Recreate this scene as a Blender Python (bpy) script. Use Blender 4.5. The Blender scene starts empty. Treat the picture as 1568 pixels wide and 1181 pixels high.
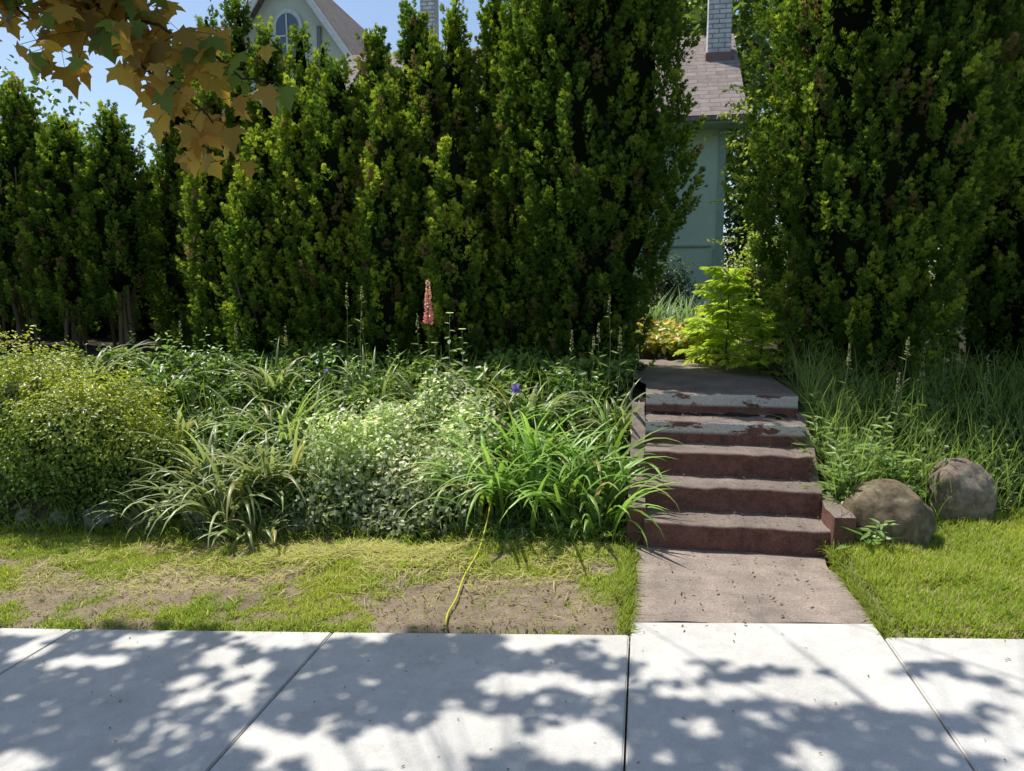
import bpy, math, numpy as np, time
from mathutils import Vector
T0=time.time()
rng=np.random.default_rng(7)
R=lambda a,b,n=None: rng.uniform(a,b,n)
# ---------------------------------------------------------------- noise
def _h(ix,iy,iz,seed):
    n=(ix*374761393+iy*668265263+iz*2147483647+seed*1274126177)&0xffffffff
    n=((n^(n>>13))*1274126177)&0xffffffff
    n=(n^(n>>16))&0xffffffff
    return n/4294967295.0
def vn(x,y,z=0.0,seed=0):
    x,y,z=np.broadcast_arrays(np.asarray(x,float),np.asarray(y,float),np.asarray(z,float))
    ix=np.floor(x).astype(np.int64);iy=np.floor(y).astype(np.int64);iz=np.floor(z).astype(np.int64)
    fx=x-ix;fy=y-iy;fz=z-iz
    fx=fx*fx*(3-2*fx);fy=fy*fy*(3-2*fy);fz=fz*fz*(3-2*fz)
    r=0
    for a in (0,1):
        for b in (0,1):
            for c in (0,1):
                w=(fx if a else 1-fx)*(fy if b else 1-fy)*(fz if c else 1-fz)
                r=r+w*_h(ix+a,iy+b,iz+c,seed)
    return r
def unit(v): return v/np.maximum(np.linalg.norm(v,axis=-1,keepdims=True),1e-9)
def rvec(n): return unit(rng.normal(size=(n,3)))
def ss(a,b,x):
    t=np.clip((x-a)/(b-a),0,1);return t*t*(3-2*t)
# ---------------------------------------------------------------- mesh builder
class MB:
    def __init__(s): s.V=[];s.C=[];s.L=[];s.S=[];s.n=0
    def add(s,v,faces,col):
        v=np.asarray(v,float);N,k,_=v.shape
        col=np.asarray(col,float)
        if col.ndim==1: col=np.broadcast_to(col,(N,k,3))
        elif col.ndim==2: col=np.broadcast_to(col[:,None,:],(N,k,3))
        s.V.append(v.reshape(-1,3));s.C.append(col.reshape(-1,3))
        b=s.n+np.arange(N)[:,None]*k
        for f in faces:
            s.L.append((b+np.array(f)[None,:]).ravel());s.S.append(np.full(N,len(f)))
        s.n+=N*k
    def grid(s,P,col,closeu=False):
        a,b,_=P.shape
        i=np.arange(a-1)[:,None];j=np.arange(b if closeu else b-1)[None,:];j2=(j+1)%b
        idx=np.stack(np.broadcast_arrays(i*b+j,i*b+j2,(i+1)*b+j2,(i+1)*b+j),-1).reshape(-1,4)+s.n
        s.V.append(P.reshape(-1,3))
        col=np.asarray(col,float)
        if col.ndim==1: col=np.broadcast_to(col,(a*b,3))
        s.C.append(col.reshape(-1,3));s.L.append(idx.ravel());s.S.append(np.full(len(idx),4));s.n+=a*b
    def build(s,name,mat,smooth=False,parent=None):
        V=np.concatenate(s.V);C=np.concatenate(s.C);L=np.concatenate(s.L);S=np.concatenate(s.S)
        me=bpy.data.meshes.new(name)
        me.vertices.add(len(V));me.vertices.foreach_set('co',V.ravel().astype(np.float32))
        me.loops.add(len(L));me.loops.foreach_set('vertex_index',L.astype(np.int32))
        me.polygons.add(len(S));st=np.concatenate([[0],np.cumsum(S)[:-1]])
        me.polygons.foreach_set('loop_start',st.astype(np.int32))
        me.update(calc_edges=True)
        at=me.attributes.new('Col','FLOAT_COLOR','POINT')
        at.data.foreach_set('color',np.hstack([np.clip(C,0,1),np.ones((len(C),1))]).ravel().astype(np.float32))
        if smooth: me.polygons.foreach_set('use_smooth',np.ones(len(S),bool))
        me.materials.append(mat)
        ob=bpy.data.objects.new(name,me);bpy.context.scene.collection.objects.link(ob)
        if parent: ob.parent=parent
        return ob
def kites(mb,o,d,sd,L,W,c0,c1):
    L=np.asarray(L)[:,None];W=np.asarray(W)[:,None]
    m=o+d*L*.45
    v=np.stack([o,m+sd*W*.5,o+d*L,m-sd*W*.5],1)
    c=np.stack([c0,c0*.5+c1*.5,c1,c0*.5+c1*.5],1)
    mb.add(v,[(0,1,2,3)],c)
def leaves(mb,o,d,nr,L,W,col,fold=.25,droop=.15):
    L=np.asarray(L)[:,None];W=np.asarray(W)[:,None]
    sd=unit(np.cross(d,nr));nr=np.cross(sd,d)
    a=o+d*L*.3;b=o+d*L*.7-nr*L*droop*.5
    v=np.stack([o,a+sd*W*.5+nr*W*fold,b+sd*W*.4+nr*W*fold*.8,o+d*L-nr*L*droop,b-sd*W*.4+nr*W*fold*.8,a-sd*W*.5+nr*W*fold],1)
    mb.add(v,[(0,1,2,3),(0,3,4,5)],col)
def ribbons(mb,o,az,e0,L,droop,W,c0,c1,segs=6,fold=.25,taper=2.5,cur=0):
    N=len(az);P=np.zeros((N,segs+1,3,3));p=o.copy();C=np.zeros((N,segs+1,3,3))
    for j in range(segs+1):
        t=j/segs;e=e0-droop*t**1.2;a=az+cur*t
        d=np.stack([np.cos(a)*np.cos(e),np.sin(a)*np.cos(e),np.sin(e)],1)
        sd=np.stack([-np.sin(a),np.cos(a),0*a],1);nn=np.cross(sd,d)
        w=W*min(1,.55+t*2)*(1-t**taper)+.0006
        P[:,j,0]=p-sd*w[:,None]*.5;P[:,j,1]=p+nn*(-fold*w[:,None]);P[:,j,2]=p+sd*w[:,None]*.5
        C[:,j,:]=(c0*(1-t)+c1*t)[:,None,:]
        p=p+d*(L/segs)[:,None]
    if segs<=3:
        P=P[:,:,[0,2]];C=C[:,:,[0,2]]
        f=[(j*2,j*2+1,j*2+3,j*2+2) for j in range(segs)]
    else:
        f=[]
        for j in range(segs):
            for k in range(2): f.append((j*3+k,j*3+k+1,j*3+k+4,j*3+k+3))
    mb.add(P.reshape(N,-1,3),f,C.reshape(N,-1,3))
    return p
def tube(mb,pts,rad,col,sides=8):
    pts=np.array(pts,float);n=len(pts);d=unit(np.gradient(pts,axis=0))
    ref=np.tile(np.array([[.31,.95,.02]]),(n,1));u=unit(np.cross(d,ref));w=np.cross(d,u)
    a=np.arange(sides)/sides*2*np.pi
    P=pts[:,None,:]+np.array(rad)[:,None,None]*(u[:,None,:]*np.cos(a)[None,:,None]+w[:,None,:]*np.sin(a)[None,:,None])
    mb.grid(P,col,True)
_h2=[(.05,-.01),(.30,-.12),(.25,.05),(.40,.10),(.58,.30),(.40,.31),(.24,.37),(.30,.55),(.21,.60),(.13,.72),(0,1.0)]
_ml=[(0,.25),(0,0)]+_h2+[(-x,y) for x,y in _h2[:-1][::-1]]
_h3=[(.32,-.08),(.27,.12),(.58,.30),(.25,.40),(0,1.0)]
_ms=[(0,.25),(0,0)]+_h3+[(-x,y) for x,y in _h3[:-1][::-1]]
def maple(mb,o,d,nr,size,col,tpl=_ml):
    ML=np.array(tpl)
    sd=unit(np.cross(d,nr));nr=np.cross(sd,d);N=len(o)
    x=ML[:,0][None,:,None];y=ML[:,1][None,:,None];s=np.asarray(size)[:,None,None]
    cz=R(-.5,.1,N)[:,None,None];cy=R(-.35,.05,N)[:,None,None]
    v=o[:,None,:]+s*(sd[:,None,:]*x+d[:,None,:]*y+nr[:,None,:]*(cz*np.abs(x)+cy*y*y))
    k=len(tpl);f=[(0,i,i+1) for i in range(1,k-1)]+[(0,k-1,1)]
    mb.add(v,f,col)
# ---------------------------------------------------------------- materials
def newmat(name):
    m=bpy.data.materials.new(name);m.use_nodes=True;nt=m.node_tree
    b=nt.nodes['Principled BSDF'];return m,nt,b
def nd(nt,t,**kw):
    n=nt.nodes.new(t)
    for k,v in kw.items():
        if k in n.inputs: n.inputs[k].default_value=v
        else: setattr(n,k,v)
    return n
def ramp(nt,fac,stops):
    r=nt.nodes.new('ShaderNodeValToRGB');e=r.color_ramp.elements
    while len(e)<len(stops): e.new(.5)
    for i,(p,c) in enumerate(stops):
        e[i].position=p;e[i].color=(c,c,c,1) if not hasattr(c,'__len__') else (*c,1)
    nt.links.new(fac,r.inputs[0]);return r.outputs[0]
def mix(nt,f,a,b,mode='MIX'):
    m=nt.nodes.new('ShaderNodeMix');m.data_type='RGBA';m.blend_type=mode
    for sck,v in ((0,f),(6,a),(7,b)):
        if hasattr(v,'links'): nt.links.new(v,m.inputs[sck])
        elif sck==0: m.inputs[0].default_value=v
        else: m.inputs[sck].default_value=(*v,1)
    return m.outputs[2]
def noise(nt,scale,detail=4,rough=.6,vec=None):
    n=nd(nt,'ShaderNodeTexNoise',Scale=scale,Detail=detail,Roughness=rough)
    if vec is None:
        g=nt.nodes.new('ShaderNodeNewGeometry');vec=g.outputs['Position']
    nt.links.new(vec,n.inputs['Vector']);return n.outputs['Fac']
def bump(nt,b,h,st,dist=.01):
    n=nd(nt,'ShaderNodeBump',Strength=st,Distance=dist);nt.links.new(h,n.inputs['Height']);nt.links.new(n.outputs[0],b.inputs['Normal'])
def foliage(name,trans=.35,rough=.5,tint=(1.5,1.7,.8),spec=.3,glossy=True):
    m,nt,b=newmat(name)
    a=nd(nt,'ShaderNodeAttribute',attribute_name='Col')
    if not glossy:
        nt.nodes.remove(b);b=nt.nodes.new('ShaderNodeBsdfDiffuse');nt.links.new(a.outputs['Color'],b.inputs[0])
    else:
        nt.links.new(a.outputs['Color'],b.inputs['Base Color'])
        b.inputs['Roughness'].default_value=rough;b.inputs['Specular IOR Level'].default_value=spec
    t=nt.nodes.new('ShaderNodeBsdfTranslucent')
    c=mix(nt,1.0,a.outputs['Color'],tint,'MULTIPLY');nt.links.new(c,t.inputs[0])
    ms=nt.nodes.new('ShaderNodeMixShader');ms.inputs[0].default_value=trans
    nt.links.new(b.outputs[0],ms.inputs[1]);nt.links.new(t.outputs[0],ms.inputs[2])
    nt.links.new(ms.outputs[0],nt.nodes['Material Output'].inputs[0]);return m
M_arb=foliage('arborvitae_foliage',.34,glossy=False)
M_leaf=foliage('garden_foliage',.40,.38,tint=(1.5,1.5,.9),spec=.6)
M_grass=foliage('grass_blades',.42,glossy=False)
M_maple=foliage('maple_foliage',.5,.45,tint=(1.6,1.5,.8))
def surf_attr(name,scale,rough=.9,bs=.5,lo=.65,hi=1.25):
    m,nt,b=newmat(name);a=nd(nt,'ShaderNodeAttribute',attribute_name='Col')
    n=noise(nt,scale,6,.7);c=mix(nt,1.0,a.outputs['Color'],ramp(nt,n,[(.3,lo),(.7,hi)]),'MULTIPLY')
    nt.links.new(c,b.inputs['Base Color']);b.inputs['Roughness'].default_value=rough
    b.inputs['Specular IOR Level'].default_value=.15
    bump(nt,b,noise(nt,scale*2,6,.7),bs,.012);return m
M_ground=surf_attr('soil_and_turf',14,bs=.5)
M_bark=surf_attr('bark',30,bs=.8)
M_stone=surf_attr('granite_fieldstone',22,.85,.4,.5,1.4)
def concrete():
    m,nt,b=newmat('sidewalk_concrete')
    n1=noise(nt,1.3,4,.6);n2=noise(nt,160,3,.7);n3=noise(nt,7,6,.75);n4=noise(nt,2.6,8,.8)
    c=mix(nt,ramp(nt,n1,[(.35,0),(.7,1)]),(.62,.605,.575),(.69,.675,.64))
    c=mix(nt,1.0,c,ramp(nt,n2,[(.3,.84),(.65,1.06)]),'MULTIPLY')
    c=mix(nt,1.0,c,ramp(nt,n3,[(.25,.82),(.5,1.0)]),'MULTIPLY')
    c=mix(nt,1.0,c,ramp(nt,n4,[(.3,.86),(.55,1.0)]),'MULTIPLY')
    v=nd(nt,'ShaderNodeTexVoronoi',Scale=5.0);g=nt.nodes.new('ShaderNodeNewGeometry');nt.links.new(g.outputs['Position'],v.inputs['Vector'])
    c=mix(nt,ramp(nt,v.outputs['Distance'],[(.015,.7),(.04,0)]),c,(.12,.09,.07))
    nt.links.new(c,b.inputs['Base Color']);b.inputs['Roughness'].default_value=.88
    bump(nt,b,n2,.2,.002);return m
M_conc=concrete()
def redcon(name,top,side,white=False):
    m,nt,b=newmat(name)
    g=nt.nodes.new('ShaderNodeNewGeometry');sp=nt.nodes.new('ShaderNodeSeparateXYZ');nt.links.new(g.outputs['Normal'],sp.inputs[0])
    n1=noise(nt,4,6,.7);n2=noise(nt,90,4,.8);n3=noise(nt,11,7,.85)
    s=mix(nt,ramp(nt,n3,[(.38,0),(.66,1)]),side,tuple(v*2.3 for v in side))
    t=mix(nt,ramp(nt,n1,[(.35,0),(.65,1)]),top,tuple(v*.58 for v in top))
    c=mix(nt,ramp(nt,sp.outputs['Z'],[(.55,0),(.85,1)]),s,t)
    if white:
        p=nt.nodes.new('ShaderNodeSeparateXYZ');nt.links.new(g.outputs['Position'],p.inputs[0])
        mp=nd(nt,'ShaderNodeMapping');mp.inputs['Scale'].default_value=(2.2,1.5,7);mp.inputs['Location'].default_value=(.4,0,.2);nt.links.new(g.outputs['Position'],mp.inputs[0])
        nw=noise(nt,1.5,8,.65,mp.outputs[0])
        a=nt.nodes.new('ShaderNodeMath');a.operation='MULTIPLY'
        nt.links.new(ramp(nt,nw,[(.46,0),(.49,1)]),a.inputs[0])
        mr=ramp(nt,p.outputs['Z'],[(0,0),(.575,0),(.60,1),(.672,1),(.685,0),(.73,0),(.75,1),(.822,1),(.829,0)])
        nt.links.new(mr,a.inputs[1])
        a2=nt.nodes.new('ShaderNodeMath');a2.operation='MULTIPLY';nt.links.new(a.outputs[0],a2.inputs[0])
        nt.links.new(ramp(nt,sp.outputs['Z'],[(.5,1),(.9,0)]),a2.inputs[1])
        c=mix(nt,a2.outputs[0],c,(.54,.51,.47))
    c=mix(nt,1.0,c,ramp(nt,n2,[(.3,.55),(.7,1.4)]),'MULTIPLY')
    nt.links.new(c,b.inputs['Base Color']);b.inputs['Roughness'].default_value=.9
    bump(nt,b,n2,.4,.004);return m
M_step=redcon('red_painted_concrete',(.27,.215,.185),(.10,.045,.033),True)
M_path=redcon('red_tinted_concrete',(.37,.30,.255),(.15,.08,.06))
def stucco(name,col):
    m,nt,b=newmat(name);n=noise(nt,45,5,.7);n1=noise(nt,1.2,4)
    c=mix(nt,ramp(nt,n1,[(.3,0),(.7,1)]),tuple(v*.85 for v in col),col)
    c=mix(nt,1.0,c,ramp(nt,n,[(.3,.8),(.6,1.05)]),'MULTIPLY')
    nt.links.new(c,b.inputs['Base Color']);b.inputs['Roughness'].default_value=.9;bump(nt,b,n,.4,.01);return m
def plain(name,col,rough=.6,bs=.2):
    m,nt,b=newmat(name);n=noise(nt,20,4)
    c=mix(nt,ramp(nt,n,[(.3,0),(.7,1)]),tuple(v*.8 for v in col),tuple(v*1.1 for v in col))
    nt.links.new(c,b.inputs['Base Color']);b.inputs['Roughness'].default_value=rough;bump(nt,b,n,bs,.01);return m
def bricky(name,c1,c2,mort,bw,rh,ms,axes='XZ',off=.5):
    m,nt,b=newmat(name);g=nt.nodes.new('ShaderNodeNewGeometry');s=nt.nodes.new('ShaderNodeSeparateXYZ');cm=nt.nodes.new('ShaderNodeCombineXYZ')
    nt.links.new(g.outputs['Position'],s.inputs[0])
    nt.links.new(s.outputs[axes[0]],cm.inputs[0]);nt.links.new(s.outputs[axes[1]],cm.inputs[1])
    br=nd(nt,'ShaderNodeTexBrick',Scale=1.0);br.offset=off
    br.inputs['Color1'].default_value=(*c1,1);br.inputs['Color2'].default_value=(*c2,1);br.inputs['Mortar'].default_value=(*mort,1)
    br.inputs['Mortar Size'].default_value=ms;br.inputs['Brick Width'].default_value=bw;br.inputs['Row Height'].default_value=rh
    nt.links.new(cm.outputs[0],br.inputs['Vector'])
    c=mix(nt,1.0,br.outputs['Color'],ramp(nt,noise(nt,9,5,.7),[(.3,.7),(.7,1.2)]),'MULTIPLY')
    nt.links.new(c,b.inputs['Base Color']);b.inputs['Roughness'].default_value=.9
    iv=nt.nodes.new('ShaderNodeInvert');nt.links.new(br.outputs['Fac'],iv.inputs[1]);bump(nt,b,iv.outputs[0],.5,.01);return m
M_shingle=bricky('asphalt_shingles',(.25,.20,.18),(.33,.275,.25),(.16,.135,.12),.3,.085,.006)
M_shingle2=bricky('asphalt_shingles_side',(.15,.12,.11),(.2,.165,.15),(.09,.07,.065),.3,.11,.008,'YZ')
M_wbrick=bricky('painted_brick',(.8,.8,.78),(.68,.68,.65),(.33,.32,.3),.2,.075,.01)
M_rbrick=plain('brick_base',(.25,.15,.12))
M_mint=stucco('mint_stucco',(.70,.86,.69));M_cream=stucco('cream_stucco',(.8,.84,.74))
M_trim=plain('mint_trim',(.38,.54,.45));M_white=plain('white_trim',(.78,.8,.78));M_timber=plain('grey_timber',(.22,.24,.24))
M_glass,_nt,_b=newmat('window_glass');_b.inputs['Base Color'].default_value=(.12,.17,.22,1);_b.inputs['Roughness'].default_value=.12
M_asph=plain('asphalt',(.05,.05,.052),.9,.6)
M_yel=plain('yellow_plastic',(.62,.6,.06),.5)
# ---------------------------------------------------------------- terrain
SL=.075
def s_(x): return SL*12*np.tanh(np.asarray(x)/12)
def yw_(x): return np.interp(x,[-8,-4,-1.2,0,1.2,2,4],[5.2,4.95,4.68,4.6,4.6,4.95,5.2])
def T(x,y,raw=False):
    x=np.asarray(x,float);y=np.asarray(y,float)
    b=s_(x);up=.82+.04*np.clip(y-6.5,0,8)
    t=y-yw_(x);f=.20*ss(-.05,.2,t)+.80*ss(.0,1.9,t)
    z=b+(up-b)*f
    z=z+(vn(x*3,y*3,0,3)-.5)*.05*ss(3.4,3.7,y)*ss(30,9,y)+(vn(x*9,y*9,0,4)-.5)*.02*ss(3.4,3.7,y)*ss(9,7,y)
    if raw: return z
    z=np.where((y>1.25)&(y<3.36),b-.06,z)
    z=np.where(y<-2.0,b-.15,z)
    z=np.where((x>-.06)&(x<1.17)&(y>3.3)&(y<4.46),np.minimum(b,.02)-.06,z)
    inc=(x>-.02)&(x<1.14)&(y>=4.46)
    z=np.where(inc&(y<5.6),.03+(y-4.45)*.71-.2,z)
    z=np.where(inc&(y>=5.6)&(y<8.2),.75,z)
    return z
xs=np.concatenate([np.linspace(-300,-10,25),np.arange(-9.9,6,.06),np.linspace(6.1,300,25)])
ys=np.concatenate([np.linspace(-300,-3,18),np.linspace(-2.5,1,14),np.arange(1.1,9,.05),np.linspace(9.1,400,30)])
X,Y=np.meshgrid(xs,ys);Z=T(X,Y)
def gmask(x,y):
    m=.36*vn(x*1.7,y*2.6,0,11)+.34*vn(x*5,y*6,0,12)+.30*vn(x*14,y*14,0,13)
    m=m+.15*ss(3.8,4.3,y)-.06*ss(3.8,3.4,y)-.005
    m=m+np.where(x>1,.30,0)*ss(3.34,3.55,y)
    m=m-.20*np.exp(-((x+.75)/.5)**2-((y-3.6)/.25)**2)-.16*np.exp(-((x+2.9)/.8)**2-((y-3.95)/.2)**2)
    return m
g=ss(.36,.62,gmask(X,Y))[...,None]*.75
dirt=np.array([.265,.205,.155]);turf=np.array([.18,.19,.065]);soil=np.array([.045,.036,.025])
C=dirt*(1-g)+turf*g
C=C*(.72+.5*vn(X*2.2,Y*3,0,18)*.6+.5*vn(X*9,Y*9,0,17)*.4)[...,None]
t=ss(-.12,.1,Y-yw_(X)+.1*(vn(X*4,Y*4,0,8)-.5))[...,None];C=C*(1-t)+soil*t
f=((Y<1.2)|(Y>14))[...,None];C=np.where(f,np.array([.06,.1,.025]),C)
mb=MB();mb.grid(np.stack([X,Y,Z],-1),C.reshape(-1,3));mb.build('ground',M_ground,True)
# ---------------------------------------------------------------- boxes
def boxmesh(name,boxes,mat,bev=.0,parent=None,slope=False):
    import bmesh
    bm=bmesh.new()
    for (x0,x1,y0,y1,z0,z1) in boxes:
        vs=[bm.verts.new((x,y,z+(float(s_(x)) if slope else 0))) for z in (z0,z1) for y in (y0,y1) for x in (x0,x1)]
        for f in ((0,2,3,1),(4,5,7,6),(0,1,5,4),(2,6,7,3),(0,4,6,2),(1,3,7,5)): bm.faces.new([vs[i] for i in f])
    if bev: bmesh.ops.bevel(bm,geom=bm.edges[:],offset=bev,segments=2,affect='EDGES')
    me=bpy.data.meshes.new(name);bm.to_mesh(me);bm.free();me.materials.append(mat)
    o=bpy.data.objects.new(name,me);bpy.context.scene.collection.objects.link(o)
    if parent:o.parent=parent
    return o
def polymesh(name,verts,faces,mat,parent=None):
    me=bpy.data.meshes.new(name);me.from_pydata(verts,[],faces);me.update();me.materials.append(mat)
    o=bpy.data.objects.new(name,me);bpy.context.scene.collection.objects.link(o)
    if parent:o.parent=parent
    return o
J=[-.03]
while J[-1]>-14: J.append(J[-1]-1.47)
J=J[::-1]+[1.07]
while J[-1]<12: J.append(J[-1]+1.47)
bx=[];gp=.004
for a,b in zip(J[:-1],J[1:]):
    bx.append((a+gp,b-gp,1.3,3.465 if abs(a+.03)<.01 else 3.33,-.10,0))
boxmesh('sidewalk',bx,M_conc,.006,None,True)
boxmesh('curb',[(a+.004,b-.004,-2.05,-1.9,-.16,.0) for a,b in zip(J[:-1],J[1:])],M_conc,.01,None,True)
mbr=MB();xr=np.linspace(-60,60,60);mbr.grid(np.stack([np.stack([xr,xr*0+yy,s_(xr)-.13],-1) for yy in (-10,-2.06)],0),np.array([.05]*3));mbr.build('road',M_asph)
# red path
mb=MB();px=np.linspace(-.03,1.07,26);py=np.linspace(3.475,4.47,24);PX,PY=np.meshgrid(px,py)
w=ss(3.475,4.45,PY)
PX=PX+np.where((PX<0)|(PX>1.05),(vn(PX,PY*7,0,5)-.5)*.06,0)+.03*w*(PX<.5)
PZ=(s_(PX)-.004)*(1-w)+.03*w+(vn(PX*5,PY*5,0,6)-.5)*.012
P=np.stack([PX,PY,PZ],-1);mb.grid(P,np.zeros(3))
for e in (P[:,0],P[:,-1]):
    q=e.copy();q[:,2]-=.09;mb.grid(np.stack([e,q],0),np.zeros(3))
mb.build('garden_path',M_path,False)
# steps
prof=[(4.45,-.1)];zb=.03;yb=4.45
for i in range(5):
    top=zb+.16*(i+1);y0=yb+.28*i
    for q in (.0,.3,.6,.8): prof.append((y0+.012*(q),zb+.16*i+.14*q if i or q else -.02))
    prof+= [(y0-.002,top-.02),(y0+.004,top-.006),(y0+.02,top)]
    yend=y0+.28 if i<4 else y0+.5
    for q in (.3,.6,.97): prof.append((y0+(yend-y0)*q,top-.003))
for q in (6.4,6.8,7.2,7.6,8.1): prof.append((q,.83))
prof=np.array(prof);sx=np.linspace(.03,1.11,90)
SX=np.broadcast_to(sx[None,:],(len(prof),90));SY=np.broadcast_to(prof[:,0:1],SX.shape).copy();SZ=np.broadcast_to(prof[:,1:2],SX.shape).copy()
ns=vn(SX*9,SY*9,SZ*9,21)-.5
SY=SY+ns*.022+(vn(SX*30,SY*30,SZ*30,28)-.5)*.008;SZ=SZ+(vn(SX*12,SY*12,SZ*12,22)-.5)*.014
ch=ss(.62,.8,vn(SX*5,SY*2,SZ*3,27));SZ=SZ-ch*.025*(SZ>.5)*(np.abs((SY-4.45)%.28)<.05)
wd=ss(6.1,6.6,SY);SX=SX-wd*.16*(1-(SX-.03)/1.08)
mb=MB();mb.grid(np.stack([SX,SY,SZ],-1),np.zeros(3))
mb.build('garden_steps',M_step,False)
def roughbox(mb,x0,x1,y0,y1,zf0,zf1,z0,seed,col=(0,0,0)):
    n=10;u=np.linspace(0,1,n)
    def face(f):
        A,B=np.meshgrid(u,u);P=f(A,B);d=(vn(P[...,0]*8,P[...,1]*8,P[...,2]*8,seed)[...,None]-.5)*.035
        mb.grid(P+d,np.array(col))
    zt=lambda v:zf0+(zf1-zf0)*v
    face(lambda a,b:np.stack([x0+(x1-x0)*a,y0+0*a,z0+(zt(0)-z0)*b],-1))
    face(lambda a,b:np.stack([x0+(x1-x0)*a,y0+(y1-y0)*b,zt(b)],-1))
    face(lambda a,b:np.stack([x0+0*a,y0+(y1-y0)*a,z0+(zt(a)-z0)*b],-1))
    face(lambda a,b:np.stack([x1+0*a,y0+(y1-y0)*a,z0+(zt(a)-z0)*b],-1))
mb=MB()
roughbox(mb,-.08,.035,4.52,4.95,.25,.34,-.2,31);roughbox(mb,-.07,.03,4.95,5.6,.34,.76,-.2,32)
roughbox(mb,1.105,1.22,4.42,4.85,.27,.30,-.2,33);roughbox(mb,1.10,1.16,4.85,5.6,.28,.72,-.2,34)
mb.build('step_cheek_wall',M_step,False)
def boulder(mb,c,r,seed,col,n=40):
    th=np.linspace(0,np.pi,n);ph=np.linspace(0,2*np.pi,n*2,endpoint=False);PH,TH=np.meshgrid(ph,th)
    d=np.stack([np.sin(TH)*np.cos(PH),np.sin(TH)*np.sin(PH),np.cos(TH)],-1)
    sq=np.sign(d)*np.abs(d)**.82
    k=1+.35*(vn(d[...,0]*1.5+9,d[...,1]*1.5,d[...,2]*1.5,seed)-.5)+.10*(vn(d[...,0]*4,d[...,1]*4,d[...,2]*4,seed+1)-.5)+.04*(vn(d[...,0]*12,d[...,1]*12,d[...,2]*12,seed+2)-.5)
    P=np.array(c)+sq*k[...,None]*np.array(r)
    q=vn(P[...,0]*7,P[...,1]*7,P[...,2]*7,seed+5)[...,None];C=np.array(col)*(.7+.6*q)
    li=ss(.62,.72,vn(P[...,0]*16,P[...,1]*16,P[...,2]*16,seed+6))[...,None]*.5;C=C*(1-li)+np.array([.26,.25,.18])*li
    mb.grid(P,C.reshape(-1,3),True)
for c,r,sd,col in [((1.46,4.60,.22),(.225,.19,.24),3,(.17,.13,.085)),((1.99,5.0,.29),(.2,.18,.22),14,(.24,.185,.155))]:
    mb=MB();boulder(mb,c,r,sd,col);mb.build('boulder',M_stone,True)
mb=MB();x=-8.6;i=0
while x<-2.5:
    w_=R(.14,.26);boulder(mb,(x+w_,float(yw_(x+w_))+.16,float(s_(x+w_))+.04),(w_,.15,R(.12,.18)),40+i,np.array([.18,.17,.15])*R(.7,1.3),22);x+=w_*2*R(1.0,1.25);i+=1
mb.build('fieldstone_edging',M_stone,True)
print('base',time.time()-T0)
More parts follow.
